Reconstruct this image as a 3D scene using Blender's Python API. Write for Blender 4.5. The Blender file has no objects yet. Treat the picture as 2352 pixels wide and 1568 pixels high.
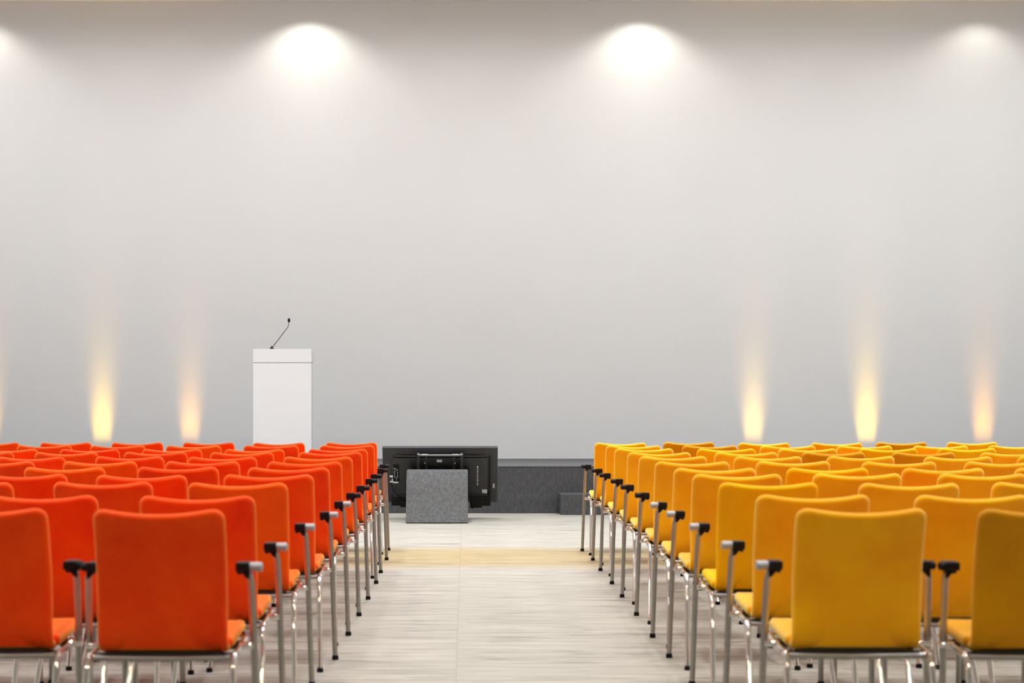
import bpy, bmesh, math, random
from mathutils import Vector, Matrix
random.seed(4)
PI = math.pi
sc = bpy.context.scene
COL = sc.collection

# ---------------------------------------------------------------- helpers
def link(o, parent=None):
    COL.objects.link(o)
    if parent is not None:
        o.parent = parent
    return o

def mesh_obj(name, bm, mat, parent=None, smooth=True, loc=None):
    bmesh.ops.recalc_face_normals(bm, faces=bm.faces)
    me = bpy.data.meshes.new(name)
    bm.to_mesh(me); bm.free()
    for p in me.polygons:
        p.use_smooth = smooth
    if smooth:
        try:
            me.set_sharp_from_angle(angle=math.radians(42))
        except Exception:
            pass
    me.materials.append(mat)
    o = bpy.data.objects.new(name, me)
    if loc is not None:
        o.location = loc
    return link(o, parent)

def empty(name, loc=(0, 0, 0)):
    o = bpy.data.objects.new(name, None)
    o.empty_display_size = .1
    o.location = loc
    return link(o)

def tag(o, label=None, cat=None, group=None, kind=None):
    if label: o['label'] = label
    if cat: o['category'] = cat
    if group: o['group'] = group
    if kind: o['kind'] = kind
    return o

def box(bm, x0, x1, y0, y1, z0, z1, bev=0, seg=2):
    vs = [bm.verts.new((x, y, z)) for x in (x0, x1) for y in (y0, y1) for z in (z0, z1)]
    idx = [(0, 1, 3, 2), (4, 6, 7, 5), (0, 4, 5, 1), (2, 3, 7, 6), (0, 2, 6, 4), (1, 5, 7, 3)]
    fs = [bm.faces.new([vs[i] for i in f]) for f in idx]
    if bev > 0:
        es = set(e for f in fs for e in f.edges)
        bmesh.ops.bevel(bm, geom=list(es), offset=bev, segments=seg, affect='EDGES', profile=.5)
    return vs

def tube(bm, pts, r, n=12, cap=True, r_end=None):
    """round tube along a list of points"""
    P = [Vector(p) for p in pts]
    rings = []
    ref = None
    for i, p in enumerate(P):
        if i == 0: t = P[1] - P[0]
        elif i == len(P) - 1: t = P[-1] - P[-2]
        else: t = (P[i + 1] - p).normalized() + (p - P[i - 1]).normalized()
        t.normalize()
        if ref is None:
            ref = Vector((1, 0, 0)) if abs(t.x) < .9 else Vector((0, 1, 0))
        a = (ref - t * ref.dot(t)).normalized()
        b = t.cross(a)
        ref = a
        rr = r if r_end is None else r + (r_end - r) * i / (len(P) - 1)
        rings.append([bm.verts.new(p + a * (rr * math.cos(2 * PI * k / n)) + b * (rr * math.sin(2 * PI * k / n))) for k in range(n)])
    for i in range(len(rings) - 1):
        for k in range(n):
            bm.faces.new((rings[i][k], rings[i][(k + 1) % n], rings[i + 1][(k + 1) % n], rings[i + 1][k]))
    if cap:
        bm.faces.new(rings[0][::-1]); bm.faces.new(rings[-1])

def smooth_path(ctrl, k=6):
    """Catmull-Rom through control points"""
    C_ = [Vector(c) for c in ctrl]
    C_ = [C_[0] * 2 - C_[1]] + C_ + [C_[-1] * 2 - C_[-2]]
    out = []
    for i in range(1, len(C_) - 2):
        p0, p1, p2, p3 = C_[i - 1:i + 3]
        for j in range(k):
            t = j / k
            out.append(.5 * ((2 * p1) + (p2 - p0) * t + (2 * p0 - 5 * p1 + 4 * p2 - p3) * t * t + (3 * p1 - p0 - 3 * p2 + p3) * t ** 3))
    out.append(C_[-2])
    return out

def prism_x(bm, prof, x0, x1, bev=0, seg=3):
    """profile of (y,z) points extruded along x"""
    a = [bm.verts.new((x0, y, z)) for y, z in prof]
    b = [bm.verts.new((x1, y, z)) for y, z in prof]
    n = len(prof)
    fs = [bm.faces.new(a), bm.faces.new(b[::-1])]
    for i in range(n):
        fs.append(bm.faces.new((a[i], a[(i + 1) % n], b[(i + 1) % n], b[i])))
    if bev:
        es = list(set(list(fs[0].edges) + list(fs[1].edges)))
        bmesh.ops.bevel(bm, geom=es, offset=bev, segments=seg, affect='EDGES', profile=.5)

def lathe(bm, prof, cx=0, cy=0, n=24):
    """profile of (r,z)"""
    rings = []
    for r, z in prof:
        rings.append([bm.verts.new((cx + r * math.cos(2 * PI * k / n), cy + r * math.sin(2 * PI * k / n), z)) for k in range(n)])
    for i in range(len(rings) - 1):
        for k in range(n):
            bm.faces.new((rings[i][k], rings[i][(k + 1) % n], rings[i + 1][(k + 1) % n], rings[i + 1][k]))
    bm.faces.new(rings[0][::-1]); bm.faces.new(rings[-1])

# ---------------------------------------------------------------- materials
def new_mat(name):
    m = bpy.data.materials.new(name); m.use_nodes = True
    nt = m.node_tree
    return m, nt, nt.nodes['Principled BSDF']

def N(nt, kind, **kw):
    n = nt.nodes.new(kind)
    for k, v in kw.items():
        setattr(n, k, v)
    return n

def ramp(nt, stops):
    r = N(nt, 'ShaderNodeValToRGB')
    el = r.color_ramp.elements
    while len(el) < len(stops): el.new(.5)
    for e, (p, c) in zip(el, stops):
        e.position = p; e.color = (c[0], c[1], c[2], 1)
    return r

def coords(nt, scale=(1, 1, 1), kind='Object'):
    tc = N(nt, 'ShaderNodeTexCoord'); mp = N(nt, 'ShaderNodeMapping')
    mp.inputs['Scale'].default_value = scale
    nt.links.new(tc.outputs[kind], mp.inputs['Vector'])
    return mp

def simple(name, col, rough=.5, metal=0, noise=.04, nscale=30, bump=0, spec=.5, ncoord=(1, 1, 1)):
    m, nt, p = new_mat(name)
    mp = coords(nt, ncoord)
    nz = N(nt, 'ShaderNodeTexNoise'); nz.inputs['Scale'].default_value = nscale; nz.inputs['Detail'].default_value = 5
    nt.links.new(mp.outputs[0], nz.inputs['Vector'])
    r = ramp(nt, [(.25, [c * (1 - noise) for c in col]), (.75, [min(1, c * (1 + noise)) for c in col])])
    nt.links.new(nz.outputs['Fac'], r.inputs['Fac'])
    nt.links.new(r.outputs['Color'], p.inputs['Base Color'])
    p.inputs['Roughness'].default_value = rough
    p.inputs['Metallic'].default_value = metal
    p.inputs['Specular IOR Level'].default_value = spec
    if bump:
        b = N(nt, 'ShaderNodeBump'); b.inputs['Strength'].default_value = bump; b.inputs['Distance'].default_value = .003
        nt.links.new(nz.outputs['Fac'], b.inputs['Height']); nt.links.new(b.outputs[0], p.inputs['Normal'])
    return m

def velvet(name, dark, light, sheen, tint):
    m, nt, p = new_mat(name)
    mp = coords(nt)
    oi = N(nt, 'ShaderNodeObjectInfo')
    ad = N(nt, 'ShaderNodeVectorMath', operation='MULTIPLY_ADD')
    cv = N(nt, 'ShaderNodeCombineXYZ')
    for i in range(3): nt.links.new(oi.outputs['Random'], cv.inputs[i])
    nt.links.new(cv.outputs[0], ad.inputs[0]); ad.inputs[1].default_value = (17, 31, 23)
    nt.links.new(mp.outputs[0], ad.inputs[2])
    nz = N(nt, 'ShaderNodeTexNoise'); nz.inputs['Scale'].default_value = 5.5; nz.inputs['Detail'].default_value = 4; nz.inputs['Roughness'].default_value = .55
    nt.links.new(ad.outputs[0], nz.inputs['Vector'])
    r = ramp(nt, [(.3, dark), (.72, light)])
    nt.links.new(nz.outputs['Fac'], r.inputs['Fac'])
    nt.links.new(r.outputs['Color'], p.inputs['Base Color'])
    p.inputs['Roughness'].default_value = .6
    p.inputs['Specular IOR Level'].default_value = .09
    p.inputs['Sheen Weight'].default_value = sheen
    p.inputs['Sheen Roughness'].default_value = .45
    p.inputs['Sheen Tint'].default_value = (*tint, 1)
    fz = N(nt, 'ShaderNodeTexNoise'); fz.inputs['Scale'].default_value = 900
    nt.links.new(mp.outputs[0], fz.inputs['Vector'])
    b = N(nt, 'ShaderNodeBump'); b.inputs['Strength'].default_value = .15; b.inputs['Distance'].default_value = .001
    nt.links.new(fz.outputs['Fac'], b.inputs['Height']); nt.links.new(b.outputs[0], p.inputs['Normal'])
    return m

M = {}
M['orange'] = velvet('orange velvet', (.86, .030, .0003), (1.0, .076, .0006), 1.0, (1, .64, .14))
M['tangerine'] = velvet('tangerine velvet', (.86, .060, .0004), (1.0, .105, .001), .9, (1, .62, .12))
M['amber'] = velvet('amber velvet', (.90, .345, .0004), (1.0, .475, .0008), 1.0, (1, .90, .34))
M['yellow'] = velvet('strong yellow velvet', (.92, .38, .0), (1.0, .49, .0), .7, (1, .84, .06))
M['mustard'] = velvet('dark mustard velvet', (.56, .23, .001), (.68, .29, .001), .5, (1, .8, .3))
M['chrome'] = simple('chrome', (.82, .80, .77), .07, 1, .02, 4)
M['steel'] = simple('brushed post steel', (.36, .345, .32), .32, 1, .05, 40)
M['cap'] = simple('silver cap', (.33, .345, .355), .5, .15, .03, 40)
M['black'] = simple('black plastic', (.008, .008, .009), .5, 0, .2, 60, spec=.12)
M['underside'] = simple('black seat underside', (.012, .011, .01), .7, 0, .2, 60)
M['white'] = simple('white lacquer', (.74, .75, .755), .4, 0, .006, 2)
M['groove'] = simple('grey groove', (.42, .42, .42), .5)
M['tv'] = simple('black display casing', (.030, .030, .032), .42, 0, .15, 25, spec=.5)
M['tvdark'] = simple('black display recess', (.006, .006, .006), .6, 0, .1, 25, spec=.25)
M['tvline'] = simple('dark grey moulding', (.05, .05, .052), .45)
M['paper'] = simple('white label paper', (.75, .75, .75), .6)
M['print'] = simple('grey label print', (.22, .22, .22), .6)
M['port'] = simple('metal socket', (.55, .55, .53), .35, .7)
M['ceiling'] = simple('white ceiling paint', (.76, .775, .785), .9, 0, .01, 2)
M['wallpaint'] = simple('side wall paint', (.66, .68, .69), .9, 0, .02, 1.5)
M['trim'] = simple('trim paint', (.6, .59, .57), .6)

def wall_mat():
    m, nt, p = new_mat('pale grey projection wall')
    mp = coords(nt)
    nz = N(nt, 'ShaderNodeTexNoise'); nz.inputs['Scale'].default_value = .55; nz.inputs['Detail'].default_value = 3
    nt.links.new(mp.outputs[0], nz.inputs['Vector'])
    r = ramp(nt, [(.3, (.72, .730, .728)), (.7, (.735, .748, .748))])
    nt.links.new(nz.outputs['Fac'], r.inputs['Fac'])
    nt.links.new(r.outputs['Color'], p.inputs['Base Color'])
    p.inputs['Roughness'].default_value = .95; p.inputs['Specular IOR Level'].default_value = .1
    return m
M['wall'] = wall_mat()

def carpet_mat(name, a, b, c, streak=(1, 1, .25), sc_=55):
    m, nt, p = new_mat(name)
    mp = coords(nt, streak)
    nz = N(nt, 'ShaderNodeTexNoise'); nz.inputs['Scale'].default_value = sc_; nz.inputs['Detail'].default_value = 6; nz.inputs['Roughness'].default_value = .75
    nt.links.new(mp.outputs[0], nz.inputs['Vector'])
    r = ramp(nt, [(.32, a), (.5, b), (.68, c)])
    nt.links.new(nz.outputs['Fac'], r.inputs['Fac'])
    nt.links.new(r.outputs['Color'], p.inputs['Base Color'])
    p.inputs['Roughness'].default_value = .95; p.inputs['Specular IOR Level'].default_value = .1
    bp = N(nt, 'ShaderNodeBump'); bp.inputs['Strength'].default_value = .4; bp.inputs['Distance'].default_value = .004
    nt.links.new(nz.outputs['Fac'], bp.inputs['Height']); nt.links.new(bp.outputs[0], p.inputs['Normal'])
    return m
M['carpet'] = carpet_mat('charcoal stage carpet', (.05, .05, .052), (.074, .074, .076), (.105, .105, .108))
M['deck'] = carpet_mat('top-lit deck carpet', (.11, .11, .112), (.145, .145, .147), (.18, .18, .184))  # lighter than the stage sides: light from above put into the colour
M['plinthcarpet'] = carpet_mat('grey plinth felt', (.068, .067, .066), (.098, .097, .095), (.14, .139, .137), (1, 1, .5), 48)

def floor_mat():
    """pale flooring with fine strips running across the aisle, a lengthwise seam and one warm beige band"""
    m, nt, p = new_mat('pale striated floor')
    L = nt.links.new
    tc = N(nt, 'ShaderNodeTexCoord'); sx = N(nt, 'ShaderNodeSeparateXYZ'); L(tc.outputs['Object'], sx.inputs[0])
    def math_(op, a, b=None, c=None):
        n = N(nt, 'ShaderNodeMath', operation=op)
        for i, v in enumerate((a, b, c)):
            if v is None: continue
            if isinstance(v, (int, float)): n.inputs[i].default_value = v
            else: L(v, n.inputs[i])
        return n.outputs[0]
    W = 2.0
    u = math_('DIVIDE', math_('ADD', sx.outputs[0], .041), W)
    cell = math_('FLOOR', u)
    fr = math_('FRACT', u)
    cv = N(nt, 'ShaderNodeCombineXYZ')
    L(sx.outputs[0], cv.inputs[0]); L(math_('ADD', sx.outputs[1], math_('MULTIPLY', cell, 7.37)), cv.inputs[1]); L(math_('MULTIPLY', cell, 3.1), cv.inputs[2])
    def noise(scale, detail, rough, dist=0):
        mp = N(nt, 'ShaderNodeMapping'); mp.inputs['Scale'].default_value = scale
        L(cv.outputs[0], mp.inputs['Vector'])
        n = N(nt, 'ShaderNodeTexNoise'); n.inputs['Scale'].default_value = 1; n.inputs['Detail'].default_value = detail
        n.inputs['Roughness'].default_value = rough; n.inputs['Distortion'].default_value = dist
        L(mp.outputs[0], n.inputs['Vector']); return n.outputs['Fac']
    n1 = noise((1.6, 26, 1), 4, .6)          # strips
    n2 = noise((2.6, 34, 1), 3, .5)           # dark thin scores
    n3 = noise((.5, 3.5, 1), 3, .6)            # broad tone
    r1 = ramp(nt, [(.34, (.255, .230, .190)), (.50, (.372, .340, .284)), (.68, (.45, .414, .35))]); L(n1, r1.inputs['Fac'])
    r2 = ramp(nt, [(.0, (0, 0, 0)), (.32, (0, 0, 0)), (.385, (1, 1, 1))]); L(n2, r2.inputs['Fac'])
    mx = N(nt, 'ShaderNodeMix', data_type='RGBA', blend_type='MULTIPLY'); mx.inputs['Factor'].default_value = .62
    L(r1.outputs['Color'], mx.inputs['A']); L(r2.outputs['Color'], mx.inputs['B'])
    r3 = ramp(nt, [(.3, (.90, .90, .90)), (.7, (1.0, .995, .985))]); L(n3, r3.inputs['Fac'])
    mx2 = N(nt, 'ShaderNodeMix', data_type='RGBA', blend_type='MULTIPLY'); mx2.inputs['Factor'].default_value = 1
    L(mx.outputs['Result'], mx2.inputs['A']); L(r3.outputs['Color'], mx2.inputs['B'])
    # warm beige tint multiplied in as a band across the floor, streaked edge
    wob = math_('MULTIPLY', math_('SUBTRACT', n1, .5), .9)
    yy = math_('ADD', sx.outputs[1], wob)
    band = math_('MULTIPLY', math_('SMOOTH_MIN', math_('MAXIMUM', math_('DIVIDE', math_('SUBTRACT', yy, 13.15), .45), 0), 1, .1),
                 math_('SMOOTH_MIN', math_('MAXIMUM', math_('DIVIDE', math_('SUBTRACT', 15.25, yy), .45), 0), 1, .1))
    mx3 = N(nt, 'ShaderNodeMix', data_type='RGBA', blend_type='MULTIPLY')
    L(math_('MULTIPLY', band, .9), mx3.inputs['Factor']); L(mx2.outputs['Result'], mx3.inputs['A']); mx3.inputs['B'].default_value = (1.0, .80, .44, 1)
    # seam
    d = math_('MULTIPLY', math_('MINIMUM', fr, math_('SUBTRACT', 1, fr)), W)
    seam = math_('LESS_THAN', d, .003)
    mx4 = N(nt, 'ShaderNodeMix', data_type='RGBA', blend_type='MULTIPLY')
    L(math_('MULTIPLY', seam, .26), mx4.inputs['Factor']); L(mx3.outputs['Result'], mx4.inputs['A']); mx4.inputs['B'].default_value = (.45, .42, .38, 1)
    L(mx4.outputs['Result'], p.inputs['Base Color'])
    p.inputs['Roughness'].default_value = .5; p.inputs['Specular IOR Level'].default_value = .3
    b = N(nt, 'ShaderNodeBump'); b.inputs['Strength'].default_value = .12; b.inputs['Distance'].default_value = .002
    L(n1, b.inputs['Height']); L(b.outputs[0], p.inputs['Normal'])
    return m
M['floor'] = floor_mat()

def glow(name, col, s):
    m, nt, p = new_mat(name)
    p.inputs['Emission Color'].default_value = (*col, 1); p.inputs['Emission Strength'].default_value = s
    p.inputs['Base Color'].default_value = (.8, .8, .8, 1)
    return m

# ---------------------------------------------------------------- setting
F = 4212.0                       # focal length in pixels of the 2352 px frame
XL, XR, YB, YW, ZC = -7.3, 8.2, -3.0, 21.95, 5.978
ST_Y, ST_Z = 19.6, .506          # stage front and height

def slab(name, x0, x1, y0, y1, z0, z1, mat):
    bm = bmesh.new(); box(bm, x0, x1, y0, y1, z0, z1)
    return tag(mesh_obj(name, bm, mat, smooth=False), kind='structure')
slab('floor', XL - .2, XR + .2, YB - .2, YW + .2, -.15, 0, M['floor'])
ceil_o = slab('ceiling', XL - .2, XR + .2, YB - .2, YW + .2, ZC, ZC + .15, M['ceiling'])
slab('wall_back', XL - .2, XR + .2, YW, YW + .2, 0, ZC, M['wall'])
slab('wall_left', XL - .2, XL, YB, YW, 0, ZC, M['wallpaint'])
slab('wall_right', XR, XR + .2, YB, YW, 0, ZC, M['wallpaint'])
slab('wall_front', XL - .2, XR + .2, YB - .2, YB, 0, ZC, M['wallpaint'])
slab('baseboard_left', XL, XL + .02, YB, ST_Y, 0, .1, M['trim'])
slab('baseboard_right', XR - .02, XR, YB, ST_Y, 0, .1, M['trim'])

# stage platform
bm = bmesh.new(); box(bm, XL + .03, XR - .03, ST_Y, YW - .004, 0, ST_Z - .01, .006, 2)
stage = tag(mesh_obj('stage', bm, M['carpet'], smooth=False),
            'long low stage platform covered in charcoal carpet along the back wall', 'stage')
bm = bmesh.new(); box(bm, XL + .03, XR - .03, ST_Y - .004, YW - .004, ST_Z - .0105, ST_Z)
mesh_obj('deck', bm, M['deck'], stage, False)['label'] = 'deck coloured lighter as lit from above'
bm = bmesh.new(); box(bm, 1.0, 2.05, ST_Y - .29, ST_Y - .002, 0, .22, .006, 2)
tag(mesh_obj('stage_step', bm, M['carpet'], smooth=False),
    'charcoal carpeted step block against the stage front beside the yellow chairs', 'step')

# ---------------------------------------------------------------- chair
T_ = .032
def pad_mesh(mapf, hu, v0, v1, rc, dip=0., rb=None):
    """upholstered pad: rounded rectangle in (u,v), thickness T_, wrapped by mapf(u, v, h)"""
    rb = rc if rb is None else rb
    def outline(ins):
        pts = []
        for cx, cy, a0, r in ((hu, v0, -PI / 2, rb), (hu, v1, 0, rc), (-hu, v1, PI / 2, rc), (-hu, v0, PI, rb)):
            ox = cx - math.copysign(r, cx); oy = cy + (r if cy == v0 else -r)
            for k in range(9):
                a = a0 + PI / 2 * k / 8
                pts.append((ox + (r - ins) * math.cos(a) if r > ins else ox, oy + (r - ins) * math.sin(a) if r > ins else oy))
        out = []
        n = len(pts)
        for i in range(n):
            a, b = pts[i], pts[(i + 1) % n]
            L_ = math.hypot(b[0] - a[0], b[1] - a[1])
            k = max(1, int(round(L_ / .03))) if L_ > .04 else 1
            if ins > 0: k = cnt[i]
            else: cnt.append(k)
            for j in range(k):
                out.append((a[0] + (b[0] - a[0]) * j / k, a[1] + (b[1] - a[1]) * j / k))
        return out
    cnt = []
    bm = bmesh.new()
    rr = T_ / 2
    levels = [(0, 0.)] + [(rr * (1 - math.cos(t)), math.sin(t)) for t in (.35, .7, 1.05, 1.4)] + [(rr * 1.25, 1.0)]
    base = [outline(i) for i, _ in levels]
    cx_, cy_ = 0, (v0 + v1) / 2
    def D(u, v):
        return v - dip * (1 - (u / hu) ** 2) * max(0, (v - v0) / (v1 - v0)) ** 3
    def ring(pts, h):
        return [bm.verts.new(mapf(u, D(u, v), h)) for u, v in pts]
    inner = base[-1]
    shr = []
    for s in (.86, .7, .52, .34, .17):
        # shrink towards the centre segment
        shr.append([(cx_ + (u - cx_) * s, cy_ + (v - cy_) * s) for u, v in inner])
    edge = ring(base[0], 0)
    for side in (1, -1):
        prev = edge
        for (ins, hf), pts in list(zip(levels, base))[1:]:
            cur = ring(pts, side * rr * hf)
            join(bm, prev, cur); prev = cur
        for pts in shr:
            cur = ring(pts, side * rr)
            join(bm, prev, cur); prev = cur
        c = bm.verts.new(mapf(cx_, D(cx_, cy_), side * rr))
        n = len(prev)
        for i in range(n):
            bm.faces.new((prev[i], prev[(i + 1) % n], c))
    return bm

def join(bm, a, b):
    n = len(a)
    for i in range(n):
        bm.faces.new((a[i], a[(i + 1) % n], b[(i + 1) % n], b[i]))

def path_sampler(ctrl):
    P = smooth_path([(0, y, z) for y, z in ctrl], 12)
    L_ = [0]
    for i in range(1, len(P)): L_.append(L_[-1] + (P[i] - P[i - 1]).length)
    def at(s):
        s = min(max(s, 0), L_[-1] - 1e-6)
        for i in range(1, len(L_)):
            if L_[i] >= s: break
        t = (s - L_[i - 1]) / (L_[i] - L_[i - 1])
        p = P[i - 1].lerp(P[i], t)
        d0 = (P[min(i + 1, len(P) - 1)] - P[max(i - 2, 0)]).normalized()
        return p, d0
    return at, L_[-1]

def back_mesh():
    at, L_ = path_sampler([(.115, .433), (.060, .431), (.018, .445), (.000, .481), (-.014, .55), (-.030, .66), (-.062, .78), (-.106, .884)])
    def mp(u, v, h):
        p, d = at(v)
        nrm = Vector((0, -d.z, d.y))    # pointing backwards (towards -y) for the upright part
        k = min(1, max(0, (v - .08) / .15))
        wrap = .030 * (u / .206) ** 2 * k
        q = p + nrm * h
        return (u, q.y + wrap, q.z)
    return pad_mesh(mp, .206, 0, L_, .046, .026, .02)

def seat_mesh():
    at, L_ = path_sampler([(.060, .437), (.115, .437), (.22, .445), (.32, .455), (.375, .452), (.405, .428)])
    def mp(u, v, h):
        p, d = at(v)
        nrm = Vector((0, -d.z, d.y))
        hh = h * 1.25 + .004 * (1 - (u / .22) ** 2)
        q = p + nrm * (-hh if False else hh)
        f = v / L_
        u2 = u * (1 - .02 * (1 - f))
        return (u2, q.y, q.z + .006 * (u / .22) ** 2)
    return pad_mesh(mp, .220, 0, L_, .055, 0, .02)

ME = {}
def proto_mesh(key, bm, mat, smooth=True):
    o = mesh_obj(key, bm, mat, None, smooth)
    me = o.data
    bpy.data.objects.remove(o)
    ME[key] = me
    return me

proto_mesh('backrest', back_mesh(), M['orange'])
proto_mesh('seat', seat_mesh(), M['orange'])
for c_ in ('orange', 'tangerine', 'amber', 'yellow', 'mustard'):
    for k in ('backrest', 'seat'):
        me = ME[k].copy(); me.materials.clear(); me.materials.append(M[c_]); ME[k + c_] = me

def arc(c, r, a0, a1, n, plane='yz', x=0):
    return [(x, c[0] + r * math.cos(a0 + (a1 - a0) * i / n), c[1] + r * math.sin(a0 + (a1 - a0) * i / n)) for i in range(n + 1)]

for s, nm in ((-1, 'L'), (1, 'R')):
    # side rail with rear leg: rail under the seat edge, bending down into the splayed leg
    bm = bmesh.new()
    rail = smooth_path([(s * .200, .375, .415), (s * .222, .33, .425), (s * .229, .20, .420), (s * .229, .06, .412), (s * .228, .005, .408), (s * .228, -.022, .396)], 6)
    tube(bm, rail, .0115, 12)
    proto_mesh('rail' + nm, bm, M['chrome'])
    bm = bmesh.new()
    leg = smooth_path([(s * .228, -.018, .402), (s * .229, -.040, .368), (s * .232, -.075, .28), (s * .240, -.150, .14), (s * .247, -.222, .012)], 5)
    tube(bm, leg, .0112, 12)
    proto_mesh('leg' + nm, bm, M['chrome'])
    bm = bmesh.new(); lathe(bm, [(.0125, 0), (.0145, .002), (.0145, .010), (.0125, .020)], s * .2475, -.224, 14)
    proto_mesh('legfoot' + nm, bm, M['black'])
    # bracket strap from rail to arm post
    bm = bmesh.new()
    bx0, bx1 = sorted((s * .222, s * .272))
    box(bm, bx0, bx1, .135, .185, .412, .432, .006, 3)
    proto_mesh('bracket' + nm, bm, M['chrome'])
    # arm post, floor to arm
    bm = bmesh.new()
    tube(bm, smooth_path([(s * .286, .170, .012), (s * .279, .160, .22), (s * .272, .148, .44), (s * .266, .135, .60), (s * .262, .128, .645), (s * .252, .124, .662)], 5), .0118, 12)
    proto_mesh('post' + nm, bm, M['steel'])
    bm = bmesh.new(); lathe(bm, [(.013, 0), (.0155, .002), (.0155, .011), (.0128, .022)], s * .286, .170, 14)
    proto_mesh('postfoot' + nm, bm, M['black'])
    bm = bmesh.new()
    tube(bm, smooth_path([(s * .262, .170, .012), (s * .261, .160, .22), (s * .260, .148, .44), (s * .259, .135, .60), (s * .257, .128, .645), (s * .250, .124, .662)], 5), .0118, 12)
    proto_mesh('inpost' + nm, bm, M['steel'])
    bm = bmesh.new(); lathe(bm, [(.013, 0), (.0155, .002), (.0155, .011), (.0128, .022)], s * .262, .170, 14)
    proto_mesh('inpostfoot' + nm, bm, M['black'])
    # silver end cap: short thick horizontal cylinder, outboard half of the arm head
    for kind, x0_, x1_ in (('cap', .262, .302), ('shadecap', .262, .298), ('link', .258, .2795)):  # black variant paints the silver cap as shaded, for far rows
        bm = bmesh.new()
        xs = [s * x0_, s * (x0_ + .003), s * (x1_ - .004), s * x1_]
        rs = [.0145, .0165, .0165, .0125]
        prev = None
        for x_, r_ in zip(xs, rs):
            cur = [bm.verts.new((x_, .128 + 1.5 * r_ * math.cos(2 * PI * k / 20), .680 + r_ * .92 * math.sin(2 * PI * k / 20))) for k in range(20)]
            if prev: join(bm, prev, cur)
            else: bm.faces.new(cur[::-1])
            prev = cur
        bm.faces.new(prev)
        proto_mesh(kind + nm, bm, M['cap'] if kind == 'cap' else M['black'])
    # black arm mount, inboard, with gusset underneath and folded hinge knuckle
    bm = bmesh.new()
    x0, x1 = sorted((s * .218, s * .262))
    box(bm, x0, x1, .098, .172, .667, .695, .004, 2)
    prof = [(s * .262, .668), (s * .232, .668), (s * .250, .646), (s * .262, .640)]
    a = [bm.verts.new((x, .112, z)) for x, z in prof]; b = [bm.verts.new((x, .145, z)) for x, z in prof]
    bm.faces.new(a); bm.faces.new(b[::-1]); join(bm, a, b)
    tube(bm, [(s * .225, .15, .662), (s * .225, .30, .664)], .010, 10)
    proto_mesh('mount' + nm, bm, M['black'])
# rear crossbar and under-seat plate, black and low to draw the shade line
bm = bmesh.new()
tube(bm, smooth_path([(-.226, .004, .406), (-.19, .004, .403), (0, .004, .401), (.19, .004, .403), (.226, .004, .406)], 4), .0095, 10)
proto_mesh('crossbar', bm, M['steel'])
bm = bmesh.new()
tube(bm, smooth_path([(-.214, .35, .408), (-.19, .352, .404), (0, .355, .400), (.19, .352, .404), (.214, .35, .408)], 4), .0095, 10)
proto_mesh('frontbar', bm, M['chrome'])
bm = bmesh.new(); box(bm, -.185, .185, .004, .33, .409, .420, .004, 2)
for sx_ in (-.195, .195):
    for yy_ in (.05, .30):
        box(bm, sx_ - .028, sx_ + .028, yy_ - .02, yy_ + .02, .392, .412, .004, 1)
proto_mesh('underplate', bm, M['underside'])

def part(name, key, parent):
    o = bpy.data.objects.new(name, ME[key]); return link(o, parent)

ORD = ['', 'first', 'second', 'third', 'fourth', 'fifth', 'sixth', 'seventh', 'eighth', 'ninth']
COLW = {'orange': 'orange', 'tangerine': 'bright orange', 'amber': 'amber yellow', 'yellow': 'strong yellow', 'mustard': 'dark mustard'}

def make_chair(colour, side, dark=False):
    """side: -1 chair left of the aisle, 1 right of it; aisle post gets the silver cap for 'end' chairs"""
    t = empty('conference_chair')
    part('backrest', 'backrest' + colour, t)
    part('seat', 'seat' + colour, t)
    part('seat_plate', 'underplate', t)
    part('crossbar', 'crossbar', t)
    part('crossbar', 'frontbar', t)
    for nm in 'LR':
        part('side_rail', 'rail' + nm, t)
        part('bracket', 'bracket' + nm, t)
        lg = part('leg', 'leg' + nm, t); part('foot_cap', 'legfoot' + nm, lg)
        aisle = (side == -1 and nm == 'R') or (side == 1 and nm == 'L')
        pre = '' if aisle else 'in'
        po = part('arm_post', pre + 'post' + nm, t); part('foot_cap', pre + 'postfoot' + nm, po)
        part('arm_mount', 'mount' + nm, po)
        if side != 0 and aisle:
            c = part('end_cap', ('shadecap' if dark else 'cap') + nm, po)
            if not dark: c['label'] = 'silver end cap'
        else:
            part('link_clamp', 'link' + nm, po)
    return t

def copy_tree(o, parent=None):
    c = o.copy(); COL.objects.link(c); c.parent = parent
    for ch in KIDS[o]:
        copy_tree(ch, c)
    return c
KIDS = {}
def note(o):
    KIDS[o] = [c for c in ALL if c.parent == o]
    for c in KIDS[o]: note(c)

PITCH, Z1 = .87, 5.98 - .17
L_EDGE = [-.750, -.747, -.731, -.690, -.684, -.678, -.672, -.670, -.673, -.676, -.700]
R_EDGE = [1.041, 1.044, 1.044, 1.041, 1.038, 1.043, 1.044, 1.047, 1.040, 1.042, 1.018]
L_DY = [-.03, -.10, .06, 0, 0, -.02, -.04, .05, -.08, .08, .10]
R_DY = [.03, -.02, .08, .06, -.08, 0, .08, .02, .08, .04, .03]
SP = .567
special = {('R', 11, 2): 'mustard', ('R', 11, 5): 'mustard', ('R', 10, 2): 'mustard', ('R', 8, 3): 'mustard', ('R', 8, 4): 'mustard', ('R', 1, 2): 'mustard',
           ('R', 9, 2): 'yellow', ('R', 5, 2): 'yellow', ('R', 3, 1): 'yellow', ('R', 9, 4): 'yellow', ('R', 9, 5): 'yellow', ('R', 2, 1): 'amber',
           ('L', 3, 1): 'tangerine', ('L', 5, 3): 'tangerine', ('L', 6, 3): 'tangerine', ('L', 9, 2): 'tangerine', ('L', 10, 3): 'tangerine', ('L', 7, 1): 'tangerine'}
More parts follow.
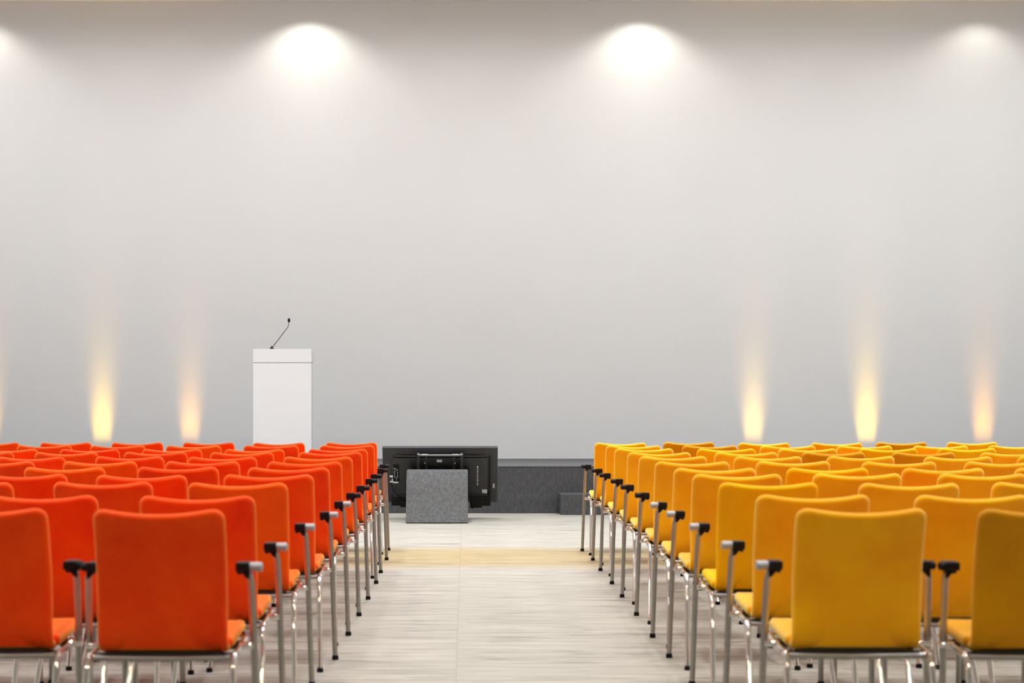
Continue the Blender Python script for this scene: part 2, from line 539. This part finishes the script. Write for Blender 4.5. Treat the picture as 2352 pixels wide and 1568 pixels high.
rowname = {1: 'in the row nearest the camera', 2: 'in second row from the camera', 3: 'in third row from the camera',
           4: 'in fourth row from the camera', 5: 'in fifth row from the camera', 6: 'in the middle row, sixth from the camera',
           7: 'in fifth row from the stage', 8: 'in fourth row from the stage', 9: 'in third row from the stage',
           10: 'in second row from the stage', 11: 'in the row nearest the stage'}
protos = {}
spots = []
rnd = random.Random(11)
for sd in 'LR':
    for r in range(1, 12):
        for c in range(1, 9):
            sgn = -1 if sd == 'L' else 1
            y = Z1 + PITCH * (r - 1) + (L_DY if sd == 'L' else R_DY)[r - 1]
            x0 = (L_EDGE[r - 1] - .206) if sd == 'L' else (R_EDGE[r - 1] + .206)
            x = x0 + sgn * SP * (c - 1)
            jx = jy = rz = 0
            if c > 1:
                jx = rnd.uniform(-.002, .002); jy = rnd.uniform(-.07, .07)
            rz = rnd.uniform(-.011, .011) if c > 1 else rnd.uniform(-.006, .006)
            if sd == 'R' and r == 11 and c in (2, 5, 6): jy = .22
            s_ = F / (y + jy - .1)
            inner = 1069 + (x + jx - sgn * .206) * s_
            if (sd == 'L' and inner < 4) or (sd == 'R' and inner > 2348):
                break
            spots.append((sd, r, c, x + jx, y + jy, rz))
for sd, r, c, x, y, rz in spots:
    colour = special.get((sd, r, c), 'orange' if sd == 'L' else 'amber')
    key = (colour, sd if c == 1 else '-', c == 1 and r > 5)
    if key not in protos:
        o = make_chair(colour, {'L': -1, 'R': 1, '-': 0}[key[1]], key[2])
        protos[key] = o
        ALL = list(COL.objects)
        note(o)
    else:
        o = copy_tree(protos[key])
    o.location = (x, y, 0); o.rotation_euler = (0, 0, rz)
    seat_w = 'at the aisle' if c == 1 else ORD[c] + ' from the aisle'
    tag(o, '%s padded chair, %s, %s' % (COLW[colour], seat_w, rowname[r]), 'chair',
        'orange chairs left of the aisle' if sd == 'L' else 'yellow chairs right of the aisle')

# ---------------------------------------------------------------- lectern
LX0, LX1, LY = -2.328, -1.688, 20.1
lect = tag(empty('lectern', ((LX0 + LX1) / 2, LY + .13, ST_Z + .001)), 'plain white lacquered lectern standing on the stage at left', 'lectern')
hw = (LX1 - LX0) / 2
bm = bmesh.new(); box(bm, -hw, hw, -.13, .13, .0, 1.104, .004, 2); mesh_obj('body', bm, M['white'], lect, False)
bm = bmesh.new(); box(bm, -hw + .006, hw - .006, -.124, .12, 1.100, 1.116); mesh_obj('shadow_gap', bm, M['groove'], lect, False)
bm = bmesh.new()
prism_x(bm, [(-.13, 1.114), (.22, 1.114), (.22, 1.215), (-.07, 1.262), (-.13, 1.262)], -hw, hw, .003, 2)
mesh_obj('desk_top', bm, M['white'], lect, False)
mic = tag(empty('gooseneck_microphone', (-2.126, LY + .03, ST_Z + 1.2635)), 'thin black gooseneck microphone rising from the white lectern', 'microphone')
bm = bmesh.new(); lathe(bm, [(.022, 0), (.022, .008), (.010, .016), (.006, .03)], 0, 0, 20); mesh_obj('base', bm, M['black'], mic)
bm = bmesh.new(); tube(bm, smooth_path([(0, 0, .01), (.022, 0, .037), (.06, -.003, .085), (.12, -.007, .163), (.175, -.011, .236), (.183, -.012, .252), (.187, -.012, .272), (.190, -.012, .300)], 8), .0042, 8, True, .003)
mesh_obj('neck', bm, M['black'], mic)
bm = bmesh.new(); lathe(bm, [(.002, .290), (.008, .292), (.0135, .302), (.0145, .315), (.012, .328), (.006, .335), (.001, .337)], .190, -.012, 16)
mesh_obj('windscreen', bm, M['black'], mic)

# ---------------------------------------------------------------- monitor plinth
pl = tag(empty('monitor_plinth', (-.28, 18.2, 0)), 'grey felt covered wedge plinth on the floor in front of the display', 'plinth')
bm = bmesh.new()
prof = [(-.23, .012), (-.222, 0), (.40, 0), (.40, .14), (.262, .50), (.255, .512), (.10, .516), (.06, .508), (.03, .488), (-.05, .33), (-.14, .16), (-.205, .05)]
prism_x(bm, prof, -.305, .305, .012, 3)
mesh_obj('body', bm, M['plinthcarpet'], pl)

# ---------------------------------------------------------------- display seen from behind
# local frame: X right, Z up along the panel, -Y towards the audience; tilted back
tvw, tvh = 1.162, .66
disp = tag(empty('display', (-.255, 18.77, .165)), 'large black flat display seen from behind, leaning on the grey plinth', 'display')
ang = math.atan2(.34, .565)
disp.rotation_euler = (ang, 0, 0)      # top leans towards the audience
hw = tvw / 2
bm = bmesh.new(); box(bm, -hw, hw, 0, .035, 0, tvh, .004, 2); mesh_obj('casing', bm, M['tv'], disp, False)
bm = bmesh.new(); box(bm, -hw + .012, hw - .012, .0352, .0365, .012, tvh - .012); mesh_obj('screen', bm, M['tvdark'], disp, False)
bm = bmesh.new()
box(bm, -hw + .10, hw - .10, -.022, .0, .02, tvh - .115, .006, 2)
back_panel = mesh_obj('back_panel', bm, M['tv'], disp, False)
bm = bmesh.new()   # dark channel on the right of the panel, and upper ribs
box(bm, hw - .085, hw - .072, -.0235, -.001, .03, tvh - .105)
for zz in (tvh - .098, tvh - .088):
    box(bm, -hw + .19, hw - .19, -.006, .0, zz, zz + .004)
mesh_obj('cooling_channel', bm, M['tvdark'], disp, False)
bm = bmesh.new()
for zz in (tvh - .092, tvh - .114, .128):
    box(bm, -hw + .13, hw - .13, -.0245, -.001, zz, zz + .0035)
box(bm, -hw + .06, hw - .06, -.003, .0, tvh - .02, tvh - .017)
mesh_obj('moulding', bm, M['tvline'], disp, False)
# vesa bracket: two uprights with silver bar on top
br = empty('wall_bracket'); br.name = 'mounting_bracket'; br.parent = disp
bm = bmesh.new()
bx_ = [-.218, .216]
for x_ in bx_:
    box(bm, x_ - .014, x_ + .014, -.052, -.022, .10, tvh - .045, .003, 1)
box(bm, -.15, -.13, -.034, -.022, .2, tvh - .06, .002, 1); box(bm, .13, .15, -.034, -.022, .2, tvh - .06, .002, 1)
mesh_obj('upright', bm, M['tvline'], br, False)
bm = bmesh.new()
tube(bm, [(-.225, -.05, tvh - .052), (-.20, -.05, tvh - .052), (-.19, -.05, tvh - .056), (.19, -.05, tvh - .056), (.20, -.05, tvh - .052), (.228, -.05, tvh - .052)], .0062, 10)
box(bm, -.185, -.12, -.058, -.04, tvh - .060, tvh - .048, .002, 1); box(bm, .12, .185, -.058, -.04, tvh - .060, tvh - .048, .002, 1)
mesh_obj('cross_rail', bm, M['cap'], br, True)['label'] = 'silver cross rail'
bm = bmesh.new(); box(bm, -.29, .29, -.030, -.0225, .05, tvh - .205, .002, 1); mesh_obj('mount_plate', bm, M['tvdark'], disp, False)
for x_ in (-.155, .150):
    bm = bmesh.new()
    for k in range(1):
        r_ = .006
        cs = [bm.verts.new((x_ + r_ * math.cos(2 * PI * i / 12), -.0345, tvh - .165 + r_ * math.sin(2 * PI * i / 12))) for i in range(12)]
        ds = [bm.verts.new((x_ + r_ * math.cos(2 * PI * i / 12), -.0215, tvh - .165 + r_ * math.sin(2 * PI * i / 12))) for i in range(12)]
        bm.faces.new(cs); bm.faces.new(ds[::-1]); join(bm, cs, ds)
    mesh_obj('screw', bm, M['paper'], disp)
def sticker(x0, x1, z0, z1, lines, yb=-.0225):
    bm = bmesh.new(); box(bm, x0, x1, yb - .0012, yb, z0, z1)
    st = mesh_obj('label_sticker', bm, M['paper'], disp, False)
    bm = bmesh.new()
    for (a, b, c, d) in lines:
        box(bm, x0 + a * (x1 - x0), x0 + b * (x1 - x0), yb - .0018, yb - .0012, z0 + c * (z1 - z0), z0 + d * (z1 - z0))
    mesh_obj('label_print', bm, M['print'], st, False)
sticker(-.034, .018, tvh - .158, tvh - .130, [(.15, .85, .42, .60)], -.0225)
sticker(.425, .474, .125, .170, [(.1, .9, .82, .88), (.1, .8, .62, .68), (.1, .9, .42, .48), (.1, .6, .2, .26)])
sticker(.535, .551, .175, .225, [(.3, .7, .12, .25), (.3, .7, .38, .5), (.3, .7, .65, .8)], 0.)
# icon column printed on the right
bm = bmesh.new()
for k in range(9):
    z_ = .225 + k * .026
    w_ = [.006, .0045, .007, .005, .006, .0045, .006, .005, .007][k]
    box(bm, .378 - w_, .378 + w_, -.0232, -.022, z_, z_ + .013 + .005 * (k == 8))
mesh_obj('printed_icons', bm, M['paper'], back_panel, False)
# connector bay on the left
bm = bmesh.new(); box(bm, -.475, -.415, -.0245, -.0215, .265, .475, .002, 1); bay = mesh_obj('connector_bay', bm, M['tvdark'], disp, False)
bm = bmesh.new()
for z_, x_, w_, h_ in ((.425, -.462, .020, .006), (.408, -.432, .008, .010), (.392, -.462, .006, .010), (.372, -.432, .008, .012), (.372, -.462, .008, .012),
                       (.350, -.462, .006, .008), (.350, -.432, .006, .006), (.405, -.448, .005, .020), (.325, -.462, .005, .022), (.325, -.432, .006, .022), (.300, -.447, .005, .03)):
    box(bm, x_ - w_ / 2, x_ + w_ / 2, -.030, -.0245, z_ - h_ / 2, z_ + h_, .001, 1)
mesh_obj('socket', bm, M['port'], bay, False)
bm = bmesh.new()
box(bm, -.512, -.478, -.034, -.018, .322, .342, .003, 1); box(bm, -.510, -.470, -.036, -.018, .262, .274, .003, 1); box(bm, -.492, -.480, -.036, -.018, .262, .305, .003, 1)
box(bm, -.480, -.425, -.036, -.022, .254, .268, .003, 1)
mesh_obj('cable_plug', bm, M['paper'], bay, False)
bm = bmesh.new(); tube(bm, smooth_path([(-.50, -.03, .268), (-.49, -.045, .22), (-.46, -.05, .14), (-.38, -.045, .08), (-.29, -.04, .06)], 5), .004, 8)
mesh_obj('cable', bm, M['black'], bay)
# lower boxes (loudspeakers / supply)
for nm_, x0, x1, z0, z1, d_ in (('speaker_box', -.500, -.33, -.012, .075, .05), ('speaker_box', -.41, -.30, -.022, .04, .065),
                                ('supply_box', .31, .425, -.028, .095, .065), ('supply_box', .415, .512, -.012, .092, .055)):
    bm = bmesh.new(); box(bm, x0, x1, -d_, -.0005, z0, z1, .005, 2)
    o = mesh_obj(nm_, bm, M['tvdark'], disp, False)
bm = bmesh.new()
for x0, x1, z_ in ((-.50, -.335, .078), (.315, .515, .097), (.30, .36, .17), (.30, .345, .145)):
    box(bm, x0, x1, -.028, -.02, z_, z_ + .003)
mesh_obj('box_edge', bm, M['tvline'], disp, False)
cb = bmesh.new()
tube(cb, smooth_path([(.30, .02, .05), (.31, -.01, -.045), (.325, -.02, -.060), (.35, -.015, -.048), (.375, 0, -.042)], 6), .006, 8)
tube(cb, smooth_path([(.30, .02, -.07), (.33, -.01, -.062), (.36, 0, -.045)], 6), .005, 8)
mesh_obj('cable', cb, M['black'], disp)

# ---------------------------------------------------------------- light
def add_light(name, kind, loc, energy, col, size=.1, rot=(0, 0, 0), **kw):
    d = bpy.data.lights.new(name, kind); d.energy = energy; d.color = col
    if kind == 'AREA': d.shape = 'DISK'; d.size = size
    else: d.shadow_soft_size = size
    for k, v in kw.items(): setattr(d, k, v)
    o = bpy.data.objects.new(name, d); o.location = loc; o.rotation_euler = rot
    return link(o)

def ceiling_fitting(x, y, col, strength):
    bm = bmesh.new(); n = 28
    prev = None
    for r, z in ((.115, 0), (.12, -.006), (.112, -.012), (.095, -.010), (.088, .0)):
        cur = [bm.verts.new((x + r * math.cos(2 * PI * k / n), y + r * math.sin(2 * PI * k / n), ZC + z)) for k in range(n)]
        if prev: join(bm, prev, cur)
        prev = cur
    mesh_obj('downlight_ring', bm, M['cap'], ceil_o)

WARM, NEUT, DAY = (1.0, .84, .60), (1.0, .95, .87), (.89, .98, 1.10)
GX = [-5.7, -3.1, -.5, 2.1, 4.7, 7.1]
FILL = {1.5: 26, 7.7: 42, 13.9: 54, 17.0: 46}
KEY = {4.6: 11, 6.15: 11, 7.7: 12, 9.25: 12, 10.8: 13, 12.35: 14, 13.9: 15, 15.45: 17, 17.0: 19, 18.5: 19}
for gy in sorted(set(FILL) | set(KEY)):
    for gx in GX:
        ceiling_fitting(gx, gy, WARM, 1)
        if gy in FILL:      # wide warm flood
            add_light('room_lamp', 'AREA', (gx, gy, ZC - .015), FILL[gy], WARM if gy < 6 else DAY if gy > 16 else NEUT, .17, (0, 0, 0), spread=math.radians(155))
        if gy in KEY:       # narrow cool downlight, added to sharpen shadows under the seats
            add_light('key_lamp', 'AREA', (gx + (.16 if gy in FILL else 0), gy, ZC - .016), KEY[gy], DAY, .12, (0, 0, 0), spread=math.radians(85))
# wall-wash downlights close to the back wall (they draw the scallops)
wx = lambda px: (px - 1069) / (F / YW)
for px, e in ((-45, 44), (710, 66), (1468, 66), (2245, 27)):
    x = wx(px)
    ceiling_fitting(x, YW - .43, WARM, 1)
    add_light('wall_wash_lamp', 'SPOT', (x, YW - .43, ZC - .01), e, (1, .96, .86), .05, (0, 0, 0), spot_size=math.radians(130), spot_blend=.6)
# track spots three metres out, aimed at the middle of the wall
for k in range(16):
    x = -6.9 + .98 * k
    o = add_light('track_lamp', 'SPOT', (x, YW - 3.0, ZC - .12), 78, (.97, .98, 1.0), .12, spot_size=math.radians(66), spot_blend=.8)
    o.rotation_euler = Vector((0, 3.0, -1.9)).to_track_quat('-Z', 'Y').to_euler()
# warm uplights recessed in the stage at the foot of the wall
def uplight(px, e, col, blend=1.0):
    x = wx(px)
    bm = bmesh.new(); box(bm, x - .14, x + .14, YW - .10, YW - .035, ST_Z - .02, ST_Z + .0008, .0003, 1)
    mesh_obj('floor_uplight', bm, M['cap'], stage)
    o = add_light('uplight_lamp', 'AREA', (x, YW - .068, ST_Z + .004), e, col, .22)
    o.data.shape = 'RECTANGLE'; o.data.size = .20; o.data.size_y = .05; o.data.spread = math.radians(23)
    o.rotation_euler = Vector((0, .068, 1.0)).normalized().to_track_quat('-Z', 'Y').to_euler()
uplight(-22, .9, (1, .50, .08))
uplight(235, 1.2, (1, .60, .06))
uplight(437, .8, (1, .46, .08))
uplight(1730, 1.0, (1, .60, .12))
uplight(1990, 1.4, (1, .60, .06))
uplight(2258, .9, (1, .42, .03))

w = bpy.data.worlds.new('room'); sc.world = w; w.use_nodes = True
w.node_tree.nodes['Background'].inputs[0].default_value = (.05, .05, .05, 1)

# ---------------------------------------------------------------- camera
cam = bpy.data.cameras.new('camera'); co = bpy.data.objects.new('camera', cam); link(co)
co.location = (0, 0, 1.22); co.rotation_euler = (PI / 2, 0, 0)
cam.sensor_width = 36; cam.lens = F / 2352 * 36
cam.shift_x = (1176 - 1069) / 2352; cam.shift_y = (916 - 784) / 2352
cam.clip_end = 100
cam.dof.use_dof = True; cam.dof.focus_distance = 15.5; cam.dof.aperture_fstop = cam.lens / 1000 / .018
sc.camera = co
sc.view_settings.view_transform = 'Standard'; sc.view_settings.look = 'None'
sc.view_settings.gamma = 1; sc.view_settings.use_curve_mapping = False
sc.view_settings.exposure = 0.0
sc.cycles.use_denoising = True
sc.cycles.max_bounces = 10; sc.cycles.diffuse_bounces = 6
sc.cycles.sample_clamp_indirect = 12
sc.cycles.caustics_reflective = False; sc.cycles.caustics_refractive = False
